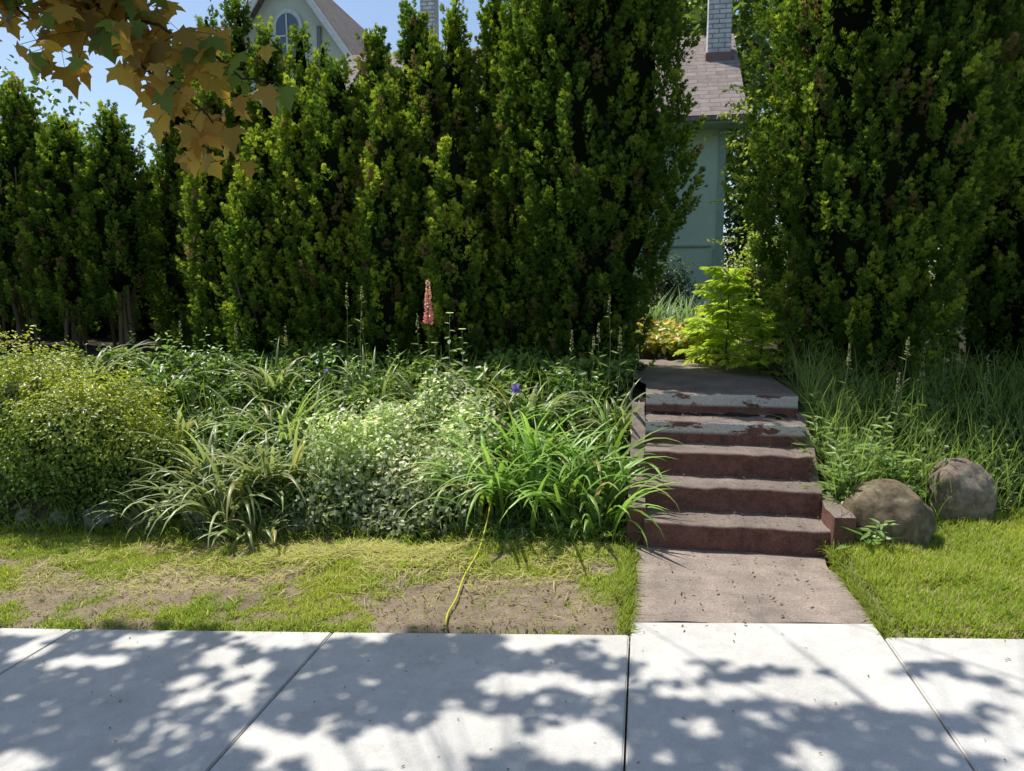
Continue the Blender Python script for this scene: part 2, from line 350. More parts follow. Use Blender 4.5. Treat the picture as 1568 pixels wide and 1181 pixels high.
# ---------------------------------------------------------------- arborvitae
def arbor(cx,cy,z1,Rad,z0=.8,bot=.75,seed=0,bare=0.,dens=88,tone=1.,nf=32,tp_=2.0):
    mb=MB();H=z1-z0
    def prof(h):
        return (bot+(1-bot)*ss(0,.35,h))*np.clip(1-((h-.3)/.7).clip(0)**tp_,0,1)**.85
    def rad(th,h):
        z=z0+h*H
        k=1+.42*(vn(np.cos(th)*1.6+seed,np.sin(th)*1.6,z*1.1,seed)-.5)+.50*(vn(np.cos(th)*4.2*Rad/.5,np.sin(th)*4.2*Rad/.5,z*2.0,seed+1)-.5)
        return Rad*prof(h)*k
    n=int(2*np.pi*Rad*H*dens*1.3)
    th=R(0,2*np.pi,n);h=R(max(bare-.1,0),1,n)
    keep=(R(0,1,n)<(.2+.8*prof(h)))&((np.sin(th)<.25)|(R(0,1,n)<.18)|(h>.8))
    if bare>0: keep&=(R(0,1,n)<ss(bare-.15,bare+.2,h)*.8+.15)
    th=th[keep];h=h[keep];n=len(th)
    r=rad(th,h);out=np.stack([np.cos(th),np.sin(th),0*th],1)
    dep=R(.70,.97,n)
    base=np.stack([cx+out[:,0]*r*dep,cy+out[:,1]*r*dep,z0+h*H-.10],1)
    ax=unit(out*R(.15,.8,n)[:,None]+np.array([0,0,1.])+rvec(n)*.28)
    pl=R(.12,.30,n)*(1-.2*h);pr=R(.035,.075,n)
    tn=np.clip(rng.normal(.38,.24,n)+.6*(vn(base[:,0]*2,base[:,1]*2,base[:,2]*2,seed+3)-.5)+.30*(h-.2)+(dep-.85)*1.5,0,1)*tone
    brown=R(0,1,n)<.03+.12*ss(.6,.8,vn(base[:,0]*1.5,base[:,1]*1.5,base[:,2]*1.5,seed+8))
    m=nf;s=R(0,1,(n,m))**.8;rv=rvec(n*m).reshape(n,m,3)
    rp=unit(rv-ax[:,None,:]*np.sum(rv*ax[:,None,:],-1,keepdims=True))
    o=base[:,None,:]+ax[:,None,:]*(s*pl[:,None])[...,None]+rp*((1-s*.85)*pr[:,None])[...,None]*R(.4,1,(n,m,1))
    d=unit(ax[:,None,:]*1.0+rp*(.9-.6*s)[...,None]+rvec(n*m).reshape(n,m,3)*.35+np.array([0,0,.1])+out[:,None,:]*.3)
    sd=unit(np.cross(d,rvec(n*m).reshape(n,m,3)*.6+rp))
    o=o.reshape(-1,3);d=d.reshape(-1,3);sd=sd.reshape(-1,3);s=s.reshape(-1)
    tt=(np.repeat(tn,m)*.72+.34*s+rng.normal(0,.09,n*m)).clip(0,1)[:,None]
    dk=np.array([.050,.094,.026]);md=np.array([.13,.21,.04]);tp=np.array([.46,.51,.08])  # yellow-green tips, boosted so sunlit highlights sit in the frond colour
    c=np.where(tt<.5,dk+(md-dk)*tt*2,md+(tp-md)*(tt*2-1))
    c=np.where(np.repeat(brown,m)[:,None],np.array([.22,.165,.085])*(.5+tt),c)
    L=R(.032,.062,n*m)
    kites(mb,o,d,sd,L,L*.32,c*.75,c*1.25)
    for a in (.55,-.55):
        d2=unit(d*math.cos(a)+sd*math.sin(a));s2=unit(sd*math.cos(a)-d*math.sin(a))
        kites(mb,o+d*(L*.22)[:,None],d2,s2,L*.68,L*.26,c*.75,c*1.2)
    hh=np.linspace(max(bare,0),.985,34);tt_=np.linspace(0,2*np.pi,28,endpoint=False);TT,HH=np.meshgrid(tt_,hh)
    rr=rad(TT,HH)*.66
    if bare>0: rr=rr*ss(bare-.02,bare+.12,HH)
    mb.grid(np.stack([cx+np.cos(TT)*rr,cy+np.sin(TT)*rr,z0+HH*H],-1),np.array([.016,.022,.010]),True)  # closed dark core added inside the foliage to block light
    for k in range(8 if bare>0 else (0 if Rad<.28 else 2)):
        a=R(0,6.28);q=Rad*R(.1,.6)*(1 if bare>0 else .5);bx_,by_=cx+q*math.cos(a)*.7,cy+q*math.sin(a)*.7
        zz=float(T(bx_,by_,True));st=.42 if bare>0 else .2
        p=[(bx_,by_,zz-.1)];tx,ty=R(-.12,.12),R(-.1,.1)
        for j in range(1,6): p.append((bx_+tx*j*.5+R(-.02,.02),by_+ty*j*.5,zz+j*st))
        tube(mb,p,np.linspace(.03,.012,6)*R(.5,1.1),np.array([.22,.175,.13])*R(.6,1.3),6)
    return mb.build('arborvitae',M_arb,False)
cols=[(-.50,7.15,6.0,.80,0,.70,2.6),(-1.04,7.25,4.85,.48,0,.9,1.8),(-1.42,7.35,4.40,.42,0,1,1.5),(-1.84,7.3,4.30,.40,0,.95,1.4),(-2.28,7.4,4.30,.42,0,.85,1.4),
(-2.66,7.4,4.1,.36,0,.9,1.5),(-3.05,7.3,3.80,.45,0,1.1,1.8),(-3.66,7.8,4.30,.34,0,1,1.4),(-4.12,7.95,4.45,.34,0,1,1.4),(-4.60,8.2,4.85,.34,0,.9,1.3),
(-3.90,7.3,3.15,.40,0,1.1,1.8),(-5.10,8.4,4.75,.38,.05,.9,1.4),(-5.6,8.5,4.5,.38,.1,.9,1.4),(-6.2,8.1,3.65,.46,.24,.75,2),(-6.78,8.0,3.6,.46,.2,.9,2),
(-7.38,8.0,4.0,.5,.24,.9,1.8),(-8.05,8.0,3.7,.5,.22,.9,1.8),(-8.8,8.1,3.8,.55,.05,.9,2),
(-1.72,6.74,2.95,.2,0,1.4,2),(-3.5,7.3,3.6,.30,0,1.1,1.6),(-4.65,7.75,3.85,.34,.0,1,1.5),(-2.45,6.98,3.5,.26,0,1.15,1.6),(-1.2,6.98,3.3,.24,0,1,1.8),(-2.05,7.05,3.9,.24,0,1.0,1.6),(-3.32,7.6,4.1,.26,0,1,1.4)]
for i,(x,y,z1,r,bare,tone,tp_) in enumerate(cols):
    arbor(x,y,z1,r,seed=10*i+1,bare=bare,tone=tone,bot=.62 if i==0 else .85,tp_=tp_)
for i in range(7): arbor(-9.3+i*.85,9.5+R(-.1,.1),3.3+R(-.3,.3),.62,seed=500+i*9,tone=.6,dens=24,bot=.95)  # second row added behind the bare trunks, toned dark for the hedge's shaded interior
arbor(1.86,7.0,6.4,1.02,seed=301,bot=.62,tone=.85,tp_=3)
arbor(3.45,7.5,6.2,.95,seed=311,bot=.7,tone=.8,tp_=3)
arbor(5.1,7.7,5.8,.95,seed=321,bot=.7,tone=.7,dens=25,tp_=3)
print('hedge',time.time()-T0)
# ---------------------------------------------------------------- lawn
def lawn():
    mb=MB();n=270000
    x=np.concatenate([R(-6.0,.0,n),R(1.08,4.2,int(n*.62))]);y=R(3.33,5.0,len(x))
    m=gmask(x,y);dl=y-yw_(x)
    k=(R(0,1,len(x))<ss(.36,.68,m)*.9+.08)&(dl<.08)&(y>3.345-.03*R(0,1,len(x)))
    x=x[k];y=y[k];m=m[k];N=len(x);z=T(x,y)
    z=np.where(y<3.37,s_(x)-.01,z)
    o=np.stack([x,y,z-.004],1);q=ss(.40,.75,m)
    L=R(.018,.042,N)*(.7+.7*q);L*=np.where(x>1,1.25,1)
    v=vn(x*2.2,y*2.2,0,77)[:,None];rr=R(0,1,N)[:,None]
    c=np.array([.44,.47,.08])*(1-v)+np.array([.27,.37,.06])*v;c=np.where(rr<.22,np.array([.52,.45,.24]),c)*(.7+.6*R(0,1,(N,1)))
    ribbons(mb,o,R(0,6.28,N),R(.15,1.35,N),L,R(0,1.2,N),R(.004,.007,N),c*.8,c*1.15,segs=2,taper=2)
    n=1500;y=R(3.35,4.5,n);x=np.where(R(0,1,n)<.5,R(-.09,-.02,n),R(1.07,1.14,n));c=np.array([.3,.36,.07])*(.6+.7*R(0,1,(n,1)))
    ribbons(mb,np.stack([x,y,np.maximum(T(x,y,True)-.01,s_(x)-.02)],1),np.where(x<.5,0,3.14)+rng.normal(0,1.2,n),R(.3,1.4,n),R(.04,.10,n),R(.3,1.5,n),R(.003,.006,n),c*.8,c*1.1,segs=3)
    mb.build('lawn_grass',M_grass)
    mb=MB();n=9000
    x=np.concatenate([rng.normal(-1.65,.42,n),R(-4,-.2,n//2)]);N=len(x)
    y=np.concatenate([rng.normal(4.40,.12,n),rng.normal(4.30,.25,n//2)])
    k=(y>3.4)&(y<4.95)&(vn(x*4,y*5,0,91)>.3);x=x[k];y=y[k];N=len(x)
    c=np.array([.62,.53,.30])*(.6+.6*R(0,1,(N,1)));gr=R(0,1,N)<.35;c[gr]=np.array([.42,.48,.1])
    ribbons(mb,np.stack([x,y,T(x,y)+R(.005,.03,N)],1),R(0,6.28,N),R(-.1,.4,N),R(.04,.13,N),R(0,.9,N),R(.003,.007,N),c,c*1.1,segs=3)
    n=2800;x=R(-5,3,n);y=R(3.34,4.9,n);k=~((x>-.05)&(x<1.1)&(R(0,1,n)<.75));x=x[k];y=y[k];n=len(x)
    zz=np.where((x>-.05)&(x<1.1),s_(x)*.5+.03,T(x,y)+.01);c=np.array([.15,.10,.065])*(.5+1.3*R(0,1,(n,1)))
    d=unit(np.stack([R(-1,1,n),R(-1,1,n),R(-.1,.3,n)],1));kites(mb,np.stack([x,y,zz],1),d,unit(np.cross(d,rvec(n)*.4+np.array([0,0,1.]))),R(.01,.04,n),R(.006,.015,n),c,c)
    n=110;x=R(-4,3,n);y=R(2.1,3.4,n);c=np.array([.2,.13,.06])*(.4+1.2*R(0,1,(n,1)));d=unit(np.stack([R(-1,1,n),R(-1,1,n),0*x+.05],1))
    kites(mb,np.stack([x,y,s_(x)+.005],1),d,unit(np.cross(d,np.tile([[0,0,1.]],(n,1)))),R(.008,.022,n),R(.004,.01,n),c,c)
    n=160;i=rng.integers(0,5,n);x=R(.06,1.08,n);y=4.45+.28*i+R(.05,.26,n);z=.03+.16*(i+1)+.010;c=np.array([.16,.12,.06])*(.5+1.4*R(0,1,(n,1)))
    d=unit(np.stack([R(-1,1,n),R(-1,1,n),R(0,.4,n)],1));kites(mb,np.stack([x,y,z],1),d,unit(np.cross(d,rvec(n)*.4+np.array([0,0,1.]))),R(.012,.035,n),R(.006,.014,n),c,c)
    mb.build('dry_grass_clippings',M_grass)
lawn()
# ---------------------------------------------------------------- bank plants
def onb(x,y): return T(x,y,True)
def ground_cover(name,fx,fy,n,L,hgt,cols,fold=.2,wf=.6,mask=None,flat=.8,gap=0.,lo=.15):
    mb=MB();x=R(*fx,n);y=R(*fy,n)
    k=y>yw_(x)-.10+.12*vn(x*5,y*0,0,19)
    if mask is not None:k&=mask(x,y)
    if gap: k&=R(0,1,n)<.12+ss(gap-.08,gap+.08,.6*vn(x*3.5,y*3.5,0,23)+.4*vn(x*8,y*8,0,24))
    x=x[k];y=y[k];n=len(x)
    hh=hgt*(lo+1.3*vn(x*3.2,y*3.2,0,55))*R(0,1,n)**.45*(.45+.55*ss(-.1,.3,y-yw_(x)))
    o=np.stack([x,y,onb(x,y)+hh],1)
    nr=unit(np.array([0,-.35,1.])*flat+rvec(n)*.7);d=unit(np.cross(nr,rvec(n)))
    pal=np.array(cols);ci=np.clip((vn(x*2.5,y*2.5,0,66)*len(pal)+rng.normal(0,.6,n)).astype(int),0,len(pal)-1)
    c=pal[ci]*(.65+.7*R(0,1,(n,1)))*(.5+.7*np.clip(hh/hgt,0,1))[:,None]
    l=R(*L,n);leaves(mb,o,d,nr,l,l*wf,c,fold)
    m=n//6;ribbons(mb,np.stack([x[:m],y[:m],onb(x[:m],y[:m])],1),R(0,6.28,m),R(1.1,1.5,m),hh[:m]+.01,R(0,.5,m),np.full(m,.003),c[:m]*.6,c[:m],segs=2)
    return mb.build(name,M_leaf)
G1=[(.06,.13,.035),(.11,.20,.045),(.18,.29,.055),(.26,.34,.07)]
notstep=lambda x,y:(x<-.08)|(x>1.20)
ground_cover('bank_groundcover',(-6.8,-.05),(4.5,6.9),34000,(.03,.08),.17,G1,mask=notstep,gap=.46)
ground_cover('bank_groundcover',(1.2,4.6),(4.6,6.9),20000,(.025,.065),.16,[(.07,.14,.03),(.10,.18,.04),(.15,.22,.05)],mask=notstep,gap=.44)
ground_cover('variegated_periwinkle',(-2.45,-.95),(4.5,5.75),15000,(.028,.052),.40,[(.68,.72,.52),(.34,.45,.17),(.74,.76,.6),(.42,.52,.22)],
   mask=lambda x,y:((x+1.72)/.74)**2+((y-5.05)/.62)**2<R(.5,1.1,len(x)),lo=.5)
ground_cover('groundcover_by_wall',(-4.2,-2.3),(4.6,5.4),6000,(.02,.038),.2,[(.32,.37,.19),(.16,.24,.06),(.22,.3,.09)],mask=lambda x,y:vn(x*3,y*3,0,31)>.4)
def daylily(x,y,n,L,col,W=(.022,.040),spread=.09):
    mb=MB();bx_=x+rng.normal(0,spread,n);by_=y+rng.normal(0,spread*.7,n)
    az=np.arctan2(by_-y,bx_-x)+rng.normal(0,.7,n)
    o=np.stack([bx_,by_,onb(bx_,by_)-.02],1)
    c=np.array(col)*(.65+.7*R(0,1,(n,1)));yl=R(0,1,n)<.06;c[yl]=np.array([.42,.37,.17])
    ribbons(mb,o,az,R(.95,1.5,n),R(*L,n),R(.9,2.8,n),R(*W,n),c*.7,c*1.3,segs=8,fold=.25,taper=3,cur=rng.normal(0,.25,n))
    mb.build('daylily',M_leaf)
dk=(.28,.34,.16);br=(.25,.41,.09)
for x,y,n,L,c in [(-3.05,4.95,85,(.5,.95),dk),(-2.72,5.1,80,(.45,.9),dk),(-3.35,5.3,65,(.4,.8),dk),(-2.55,5.5,55,(.4,.75),dk),(-2.95,5.65,60,(.4,.75),(.28,.39,.10)),(-3.6,5.0,45,(.3,.65),dk),
  (-.98,4.88,70,(.45,.8),br),(-.60,4.80,75,(.45,.82),br),(-.28,4.72,65,(.4,.74),br),(-.78,5.25,65,(.4,.85),br),(-.32,5.15,60,(.35,.7),br),(-1.15,5.4,55,(.35,.75),br),(-.2,5.6,45,(.3,.5),dk),
  (-1.75,5.85,45,(.35,.6),dk),(-3.9,5.7,50,(.3,.65),dk),(-.85,5.7,55,(.35,.6),dk),(-1.3,5.85,40,(.3,.6),dk),(-2.3,6.0,45,(.3,.6),dk),(-4.4,6.2,50,(.3,.6),dk),(-5.3,6.4,50,(.35,.7),dk),(-3.3,6.2,45,(.3,.6),dk),(-2.7,4.75,35,(.25,.5),dk)]:
    daylily(x,y,n,L,c)
def tallgrass(name,n,fx,fy,L,col,W=(.003,.007),droop=(.2,1.6),mask=None,e=(1.0,1.55),lim=-.06):
    mb=MB();x=R(*fx,n);y=R(*fy,n);k=(y>yw_(x)+lim)&notstep(x,y)
    if mask is not None:k&=mask(x,y)
    x=x[k];y=y[k];n=len(x);c=np.array(col)*(.55+.9*R(0,1,(n,1)))
    ribbons(mb,np.stack([x,y,T(x,y)-.01],1),R(0,6.28,n),R(*e,n),R(*L,n),R(*droop,n),R(*W,n),c*.7,c*1.2,segs=4,cur=rng.normal(0,.3,n))
    mb.build(name,M_grass)
tallgrass('tall_grass',4800,(1.2,4.4),(4.75,6.7),(.15,.55),(.27,.36,.11))
tallgrass('tall_grass',1500,(1.12,1.6),(4.6,6.2),(.2,.55),(.28,.34,.13),mask=lambda x,y:x<1.25+.3*R(0,1,len(x)))
tallgrass('tall_grass',3800,(-6.5,-.1),(4.6,6.4),(.12,.42),(.26,.36,.09),mask=lambda x,y:~((x>-2.4)&(x<-1)&(y<5.6)))
tallgrass('tall_grass',5200,(-5.0,-.1),(4.4,5.1),(.06,.2),(.38,.45,.09),mask=lambda x,y:np.abs(y-yw_(x))<.16*R(.3,1,len(x)),lim=-.2,droop=(.8,2.2))
tallgrass('tall_grass',1500,(1.2,4.4),(4.4,5.4),(.06,.2),(.32,.42,.08),mask=lambda x,y:np.abs(y-yw_(x))<.14,lim=-.2,droop=(.5,2))
def weed(mb,x,y,h,n,LL,WW,col,lean=(0,0),top=None):
    z=float(T(x,y,True));t=np.linspace(0,1,6);ph=R(0,6)
    pts=np.stack([x+lean[0]*t**1.5+.01*np.sin(t*5+ph),y+lean[1]*t**1.5,z-.02+h*t],1)
    tube(mb,pts,np.linspace(.004,.0018,6),np.array(col)*.9,5)
    k=np.linspace(.08,.97,n);az=np.arange(n)*2.4+ph
    o=np.stack([np.interp(k,t,pts[:,i]) for i in range(3)],1)
    e=R(.1,.8,n);d=np.stack([np.cos(az)*np.cos(e),np.sin(az)*np.cos(e),np.sin(e)],1)
    nr=unit(np.array([0,0,1.])+rvec(n)*.25);l=(LL*(1.1-.75*k))*R(.8,1.2,n)
    leaves(mb,o,d,nr,l,l*WW,np.array(col)*R(.8,1.25,(n,1)),.2,.25)
    return pts[-1]
def spike(mb,p,h,r,n,c0,c1,L=.02):
    k=R(0,1,n);az=R(0,6.28,n);d=unit(np.stack([np.cos(az),np.sin(az),R(.1,.9,n)],1))
    o=np.array(p)+np.stack([0*k,0*k,k*h],1)+d*(r*(1-.7*k))[:,None]*.4
    c=np.array(c0)*(1-k[:,None])+np.array(c1)*k[:,None]
    leaves(mb,o,d,rvec(n),np.full(n,L)*(1.1-.6*k),np.full(n,L*.7),c*R(.7,1.3,(n,1)))
    tube(mb,[p,np.array(p)+np.array([0,0,h])],[.003,.001],np.array([.08,.12,.04]),5)
mb=MB()
for i in range(280):
    x=R(-5.6,-.15);y=R(float(yw_(x))+.1,6.4 if x>-2 else 6.9)
    if -2.4<x<-1.0 and y<5.6: continue
    weed(mb,x,y,R(.15,.42),rng.integers(9,18),R(.06,.15),R(.35,.65),np.array([.17,.28,.07])*R(.6,1.5),(R(-.08,.08),R(-.1,.02)))
mb.build('leafy_weeds',M_leaf)
mb=MB()
for i in range(110):
    x=R(1.28,4.2);y=R(float(yw_(x))+.08,6.6)
    weed(mb,x,y,R(.15,.42),rng.integers(9,16),R(.06,.14),R(.22,.4),np.array([.16,.26,.08])*R(.7,1.5),(R(-.08,.08),R(-.1,.02)))
for x,y,h in [(1.30,4.80,.42),(1.42,4.95,.5),(1.28,5.05,.5),(1.5,5.1,.5),(1.6,4.95,.38),(1.22,4.88,.3),(1.26,4.45,.22),(1.2,5.3,.35),(1.25,5.55,.35)]:
    weed(mb,x,y,h,20,.20,.22,np.array([.24,.36,.13]),(R(-.15,.1),R(-.15,0)))
mb.build('leafy_weeds',M_leaf)
# flowers
mb=MB();p=weed(mb,-1.70,5.75,.82,14,.08,.3,(.16,.24,.09));spike(mb,p,.36,.06,210,(.88,.34,.46),(.75,.55,.48),.026);mb.build('pink_foxglove_flower',M_leaf)
mb=MB()
for x,y,h in [(-1.52,5.75,.92),(-1.62,5.7,.72),(-1.42,5.8,.76),(-1.5,5.6,.55),(-1.72,5.62,.5)]:
    p=weed(mb,x,y,h,16,.12,.46,(.34,.44,.27),(R(-.04,.04),-.03));n=14;az=np.arange(n)*.9
    d=unit(np.stack([np.cos(az),np.sin(az),0*az+.25],1));leaves(mb,np.tile(p,(n,1)),d,np.tile([[0,0,1.]],(n,1)),np.full(n,.034),np.full(n,.02),np.array([.85,.86,.8]))
mb.build('white_campion_flower',M_leaf)
mb=MB()
for x,y,h in [(-.95,5.5,.46),(-2.62,5.85,.45)]:
    p=weed(mb,x,y,h,7,.2,.12,(.14,.27,.06));n=12 if x>-2 else 6;az=np.arange(n)*1.05;e=np.where(np.arange(n)%2,.9,-.4)
    d=np.stack([np.cos(az)*np.cos(e),np.sin(az)*np.cos(e),np.sin(e)],1);leaves(mb,np.tile(p,(n,1)),d,rvec(n),np.full(n,.055 if x>-2 else .03),np.full(n,.035 if x>-2 else .02),np.array([.30,.22,.78]),.3,.3)
mb.build('purple_iris_flower',M_leaf)
mb=MB()
for x,y,h in [(-.34,5.9,.55),(-.26,5.95,.75),(-.18,5.85,.5),(-.42,5.95,.45),(-.1,5.9,.4),(-2.42,6.1,.88),(-2.52,6.1,.82),(-2.36,6.15,.6),(1.62,5.15,.86),(1.56,5.2,.6),(1.9,5.7,.5),(1.35,5.5,.6),(-1.9,6.2,.5),(-.62,6.1,.4),(-3.6,6.2,.55),(2.4,5.7,.5),(2.9,5.9,.55),(2.6,5.5,.5),(-4.2,6.2,.6),(-3.1,6.0,.6)]:
    p=weed(mb,x,y,h,6,.14,.12,(.30,.36,.18),(R(-.05,.08),R(-.06,.02)));spike(mb,p,R(.12,.22),.015,50,(.36,.39,.22),(.46,.42,.28),.014)
mb.build('grass_seed_stalks',M_leaf)
def shrub(name,c,r,n,L,cols,wf=.6,seed=0,core=.52):
    mb=MB();d=rvec(n);k=R(.3,1.0,n)**.5
    k=k*(1+.6*(vn(d[:,0]*2.5+seed,d[:,1]*2.5,d[:,2]*2.5,seed)-.5)+.55*(vn(d[:,0]*6,d[:,1]*6,d[:,2]*6,seed+1)-.5))
    o=np.array(c)+d*k[:,None]*np.array(r);nr=unit(d+rvec(n)*.8+np.array([0,0,.5]));dd=unit(np.cross(nr,rvec(n)))
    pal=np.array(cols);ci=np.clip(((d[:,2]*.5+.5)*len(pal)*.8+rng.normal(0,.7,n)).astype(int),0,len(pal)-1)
    l=R(*L,n);leaves(mb,o,dd,nr,l,l*wf,pal[ci]*(.6+.8*R(0,1,(n,1))))
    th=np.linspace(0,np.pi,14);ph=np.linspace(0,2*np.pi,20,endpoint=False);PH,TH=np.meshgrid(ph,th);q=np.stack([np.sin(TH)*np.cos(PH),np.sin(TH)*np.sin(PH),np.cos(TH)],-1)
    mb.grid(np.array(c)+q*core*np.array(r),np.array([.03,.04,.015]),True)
    return mb.build(name,M_leaf)
by=[(.12,.20,.04),(.21,.30,.05),(.34,.40,.06),(.46,.49,.08)]
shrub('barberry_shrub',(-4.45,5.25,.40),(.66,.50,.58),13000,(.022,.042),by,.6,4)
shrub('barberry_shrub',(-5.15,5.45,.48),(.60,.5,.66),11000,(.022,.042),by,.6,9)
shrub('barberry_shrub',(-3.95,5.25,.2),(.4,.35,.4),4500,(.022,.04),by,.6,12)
def feathery(name,x,y,h,nfr,LL,col):
    mb=MB();z=float(T(x,y,True));tube(mb,[(x,y,z-.05),(x+.02,y,z+h*.5),(x,y,z+h)],[.012,.008,.003],np.array([.1,.08,.04]),6)
    for i in range(nfr):
        k=i/nfr;az=i*2.4+R(-.3,.3);ln=LL*(1.05-.5*k)*R(.8,1.15);e=R(.2,.7)+.4*k;m=17
        t=np.linspace(0,1,m);ee=e-t*1.0;st=ln/m
        px_=np.cumsum(np.cos(ee))*st;pz_=np.cumsum(np.sin(ee))*st
        P=np.stack([x+np.cos(az)*px_,y+np.sin(az)*px_,z+h*(.05+.85*k)+pz_],1)
        tube(mb,P[::4],np.linspace(.003,.001,len(P[::4])),np.array(col)*.7,4)
        for sgn in (1,-1):
            a2=az+sgn*R(.9,1.2,m);d=unit(np.stack([np.cos(a2),np.sin(a2),R(-.25,.15,m)],1))
            l=.11*LL/.4*np.sin(np.pi*(t*.85+.15))**.6*R(.85,1.15,m)+.01
            leaves(mb,P,d,unit(np.array([0,0,1.])+rvec(m)*.2),l,l*.28,np.array(col)*R(.7,1.3,(m,1)),.15,.2)
    mb.build(name,M_leaf)
yg=(.50,.62,.09)  # yellow-green, raised to stand in for sun the hedge keeps off the ferns
feathery('feathery_fern',.78,7.4,.98,34,.50,yg)
feathery('feathery_fern',1.02,6.9,.62,24,.36,yg)
feathery('feathery_fern',.66,8.0,.45,24,.42,yg)
feathery('feathery_fern',1.1,7.9,.9,26,.42,(.36,.48,.09))
ground_cover('golden_groundcover',(-.15,.8),(8.2,9.3),2600,(.05,.10),.25,[(.55,.43,.12),(.6,.54,.12),(.32,.42,.12),(.6,.38,.16)])
def iris(name,lst,col,L):
    mb=MB()
    for x,y,n in lst:
        bx_=x+rng.normal(0,.12,n);by_=y+rng.normal(0,.12,n);c=np.array(col)*(.7+.6*R(0,1,(n,1)))
        ribbons(mb,np.stack([bx_,by_,T(bx_,by_,True)],1),R(0,6.28,n),R(1.1,1.5,n),R(*L,n),R(.2,1.2,n),R(.02,.035,n),c*.7,c*1.2,segs=6,fold=.15)
    mb.build(name,M_leaf)
iris('iris_leaves',[(.15,9.4,50),(.4,9.6,50),(-.1,9.5,40),(.7,9.8,40),(.3,10.3,40)],(.26,.38,.18),(.4,.75))
shrub('garden_shrub',(.2,10.9,1.5),(.55,.4,.55),2500,(.05,.08),[(.08,.13,.07),(.13,.2,.1)],.5,23)
shrub('garden_shrub',(1.6,10.5,1.5),(.5,.4,.9),4500,(.04,.07),[(.12,.2,.04),(.28,.37,.05),(.38,.46,.07)],.5,29)
shrub('garden_shrub',(1.85,14.0,2.6),(.55,.6,2.0),6000,(.06,.10),[(.10,.16,.04),(.18,.26,.05),(.3,.38,.07)],.6,33)
mb=MB()
for i in range(26):
    z=R(1.3,3.6);x=.88+R(-.05,.1);y=R(6.9,7.3);az=math.pi+R(-.7,.9);ln=R(.10,.36);n=14;t=np.linspace(.1,1,n);e=R(-.1,.5)
    P=np.stack([x+np.cos(az)*t*ln,y+np.sin(az)*t*ln,z+t*ln*e-.15*t*t*ln],1);tube(mb,P,np.linspace(.003,.001,n),np.array([.1,.1,.04]),4)
    d=unit(rvec(n)+np.array([-.3,0,-.1]));l=R(.025,.05,n);leaves(mb,P,d,unit(rvec(n)+np.array([0,-.5,.8])),l,l*.7,np.array([.40,.50,.10])*R(.7,1.2,(n,1)))
mb.build('climbing_vine',M_leaf)
# yellow cord
cu=bpy.data.curves.new('yellow_cord','CURVE');cu.dimensions='3D';cu.bevel_depth=.005;sp=cu.splines.new('NURBS')
pts=[(-.98,4.85,.32),(-.97,4.70,.16),(-1.0,4.55,.0),(-.97,4.3,-.045),(-1.0,4.0,-.05),(-.95,3.7,-.05),(-.96,3.5,-.05),(-.93,3.40,-.055),(-.93,3.36,-.06)]
sp.points.add(len(pts)-1)
for q,p in zip(sp.points,pts): q.co=(p[0],p[1],float(T(p[0],p[1],True))+.022 if p[1]<4.6 else p[2],1)
sp.use_endpoint_u=True;cu.materials.append(M_yel);oc=bpy.data.objects.new('yellow_cord',cu);bpy.context.scene.collection.objects.link(oc)
print('plants',time.time()-T0)
# ---------------------------------------------------------------- house
H=bpy.data.objects.new('stucco_house',None);bpy.context.scene.collection.objects.link(H)
boxmesh('wall',[(-5.5,1.06,12,16,.6,4.05)],M_mint,0,H)
boxmesh('corner_board',[(1.06,1.17,11.985,12.12,.6,4.0),(-5.5,1.0,11.975,12.0,2.22,2.25)],M_trim,.004,H)
boxmesh('foundation',[(1.02,1.2,11.97,12.2,.6,2.2)],M_trim,.01,H)
boxmesh('fascia',[(-5.6,1.4,11.62,11.65,3.98,4.10),(-5.6,1.4,11.65,12.0,3.97,3.99)],M_trim,.004,H)
def slab(name,a,b,c,d,th,mat):
    v=[a,b,c,d]+[(p[0],p[1],p[2]-th) for p in (a,b,c,d)]
    polymesh(name,v,[(0,1,2,3),(7,6,5,4),(0,4,5,1),(1,5,6,2),(2,6,7,3),(3,7,4,0)],mat,H)
slab('roof_front',(-5.6,11.58,4.09),(1.42,11.58,4.09),(1.42,14,5.95),(-5.6,14,5.95),.07,M_shingle)
slab('roof_back',(-5.6,14.01,5.95),(1.42,14.01,5.95),(1.42,16.4,4.05),(-5.6,16.4,4.05),.07,M_shingle)
polymesh('gable_end',[(1.15,12.01,4.02),(1.15,16,4.02),(1.15,14,5.82)],[(0,1,2)],M_mint,H)
boxmesh('chimney_base',[(.90,1.33,13.1,13.55,4.8,5.40)],M_rbrick,.01,H)
boxmesh('chimney',[(.93,1.30,13.14,13.5,5.40,7.6)],M_wbrick,.01,H)
boxmesh('chimney_rear',[(-4.45,-4.15,14.85,15.15,4.9,8.2)],M_wbrick,.01,H)
gx=-7.76;k=1.38;pk=8.55
polymesh('gable_front',[(gx-2.3,16,.6),(gx+2.3,16,.6),(gx+2.3,16,pk-2.3*k),(gx,16,pk),(gx-2.3,16,pk-2.3*k)],[(0,1,2,3,4)],M_cream,H)
boxmesh('gable_side',[(gx+2.26,gx+2.3,16.01,24,.6,pk-2.3*k)],M_cream,0,H)
slab('gable_roof_right',(gx+2.6,15.7,pk-2.6*k+.1),(gx+2.6,24,pk-2.6*k+.1),(gx,24,pk+.1),(gx,15.7,pk+.1),.1,M_shingle2)
slab('gable_roof_left',(gx-2.6,15.7,pk-2.6*k+.1),(gx-.01,15.7,pk+.1),(gx-.01,24,pk+.1),(gx-2.6,24,pk-2.6*k+.1),.1,M_shingle2)
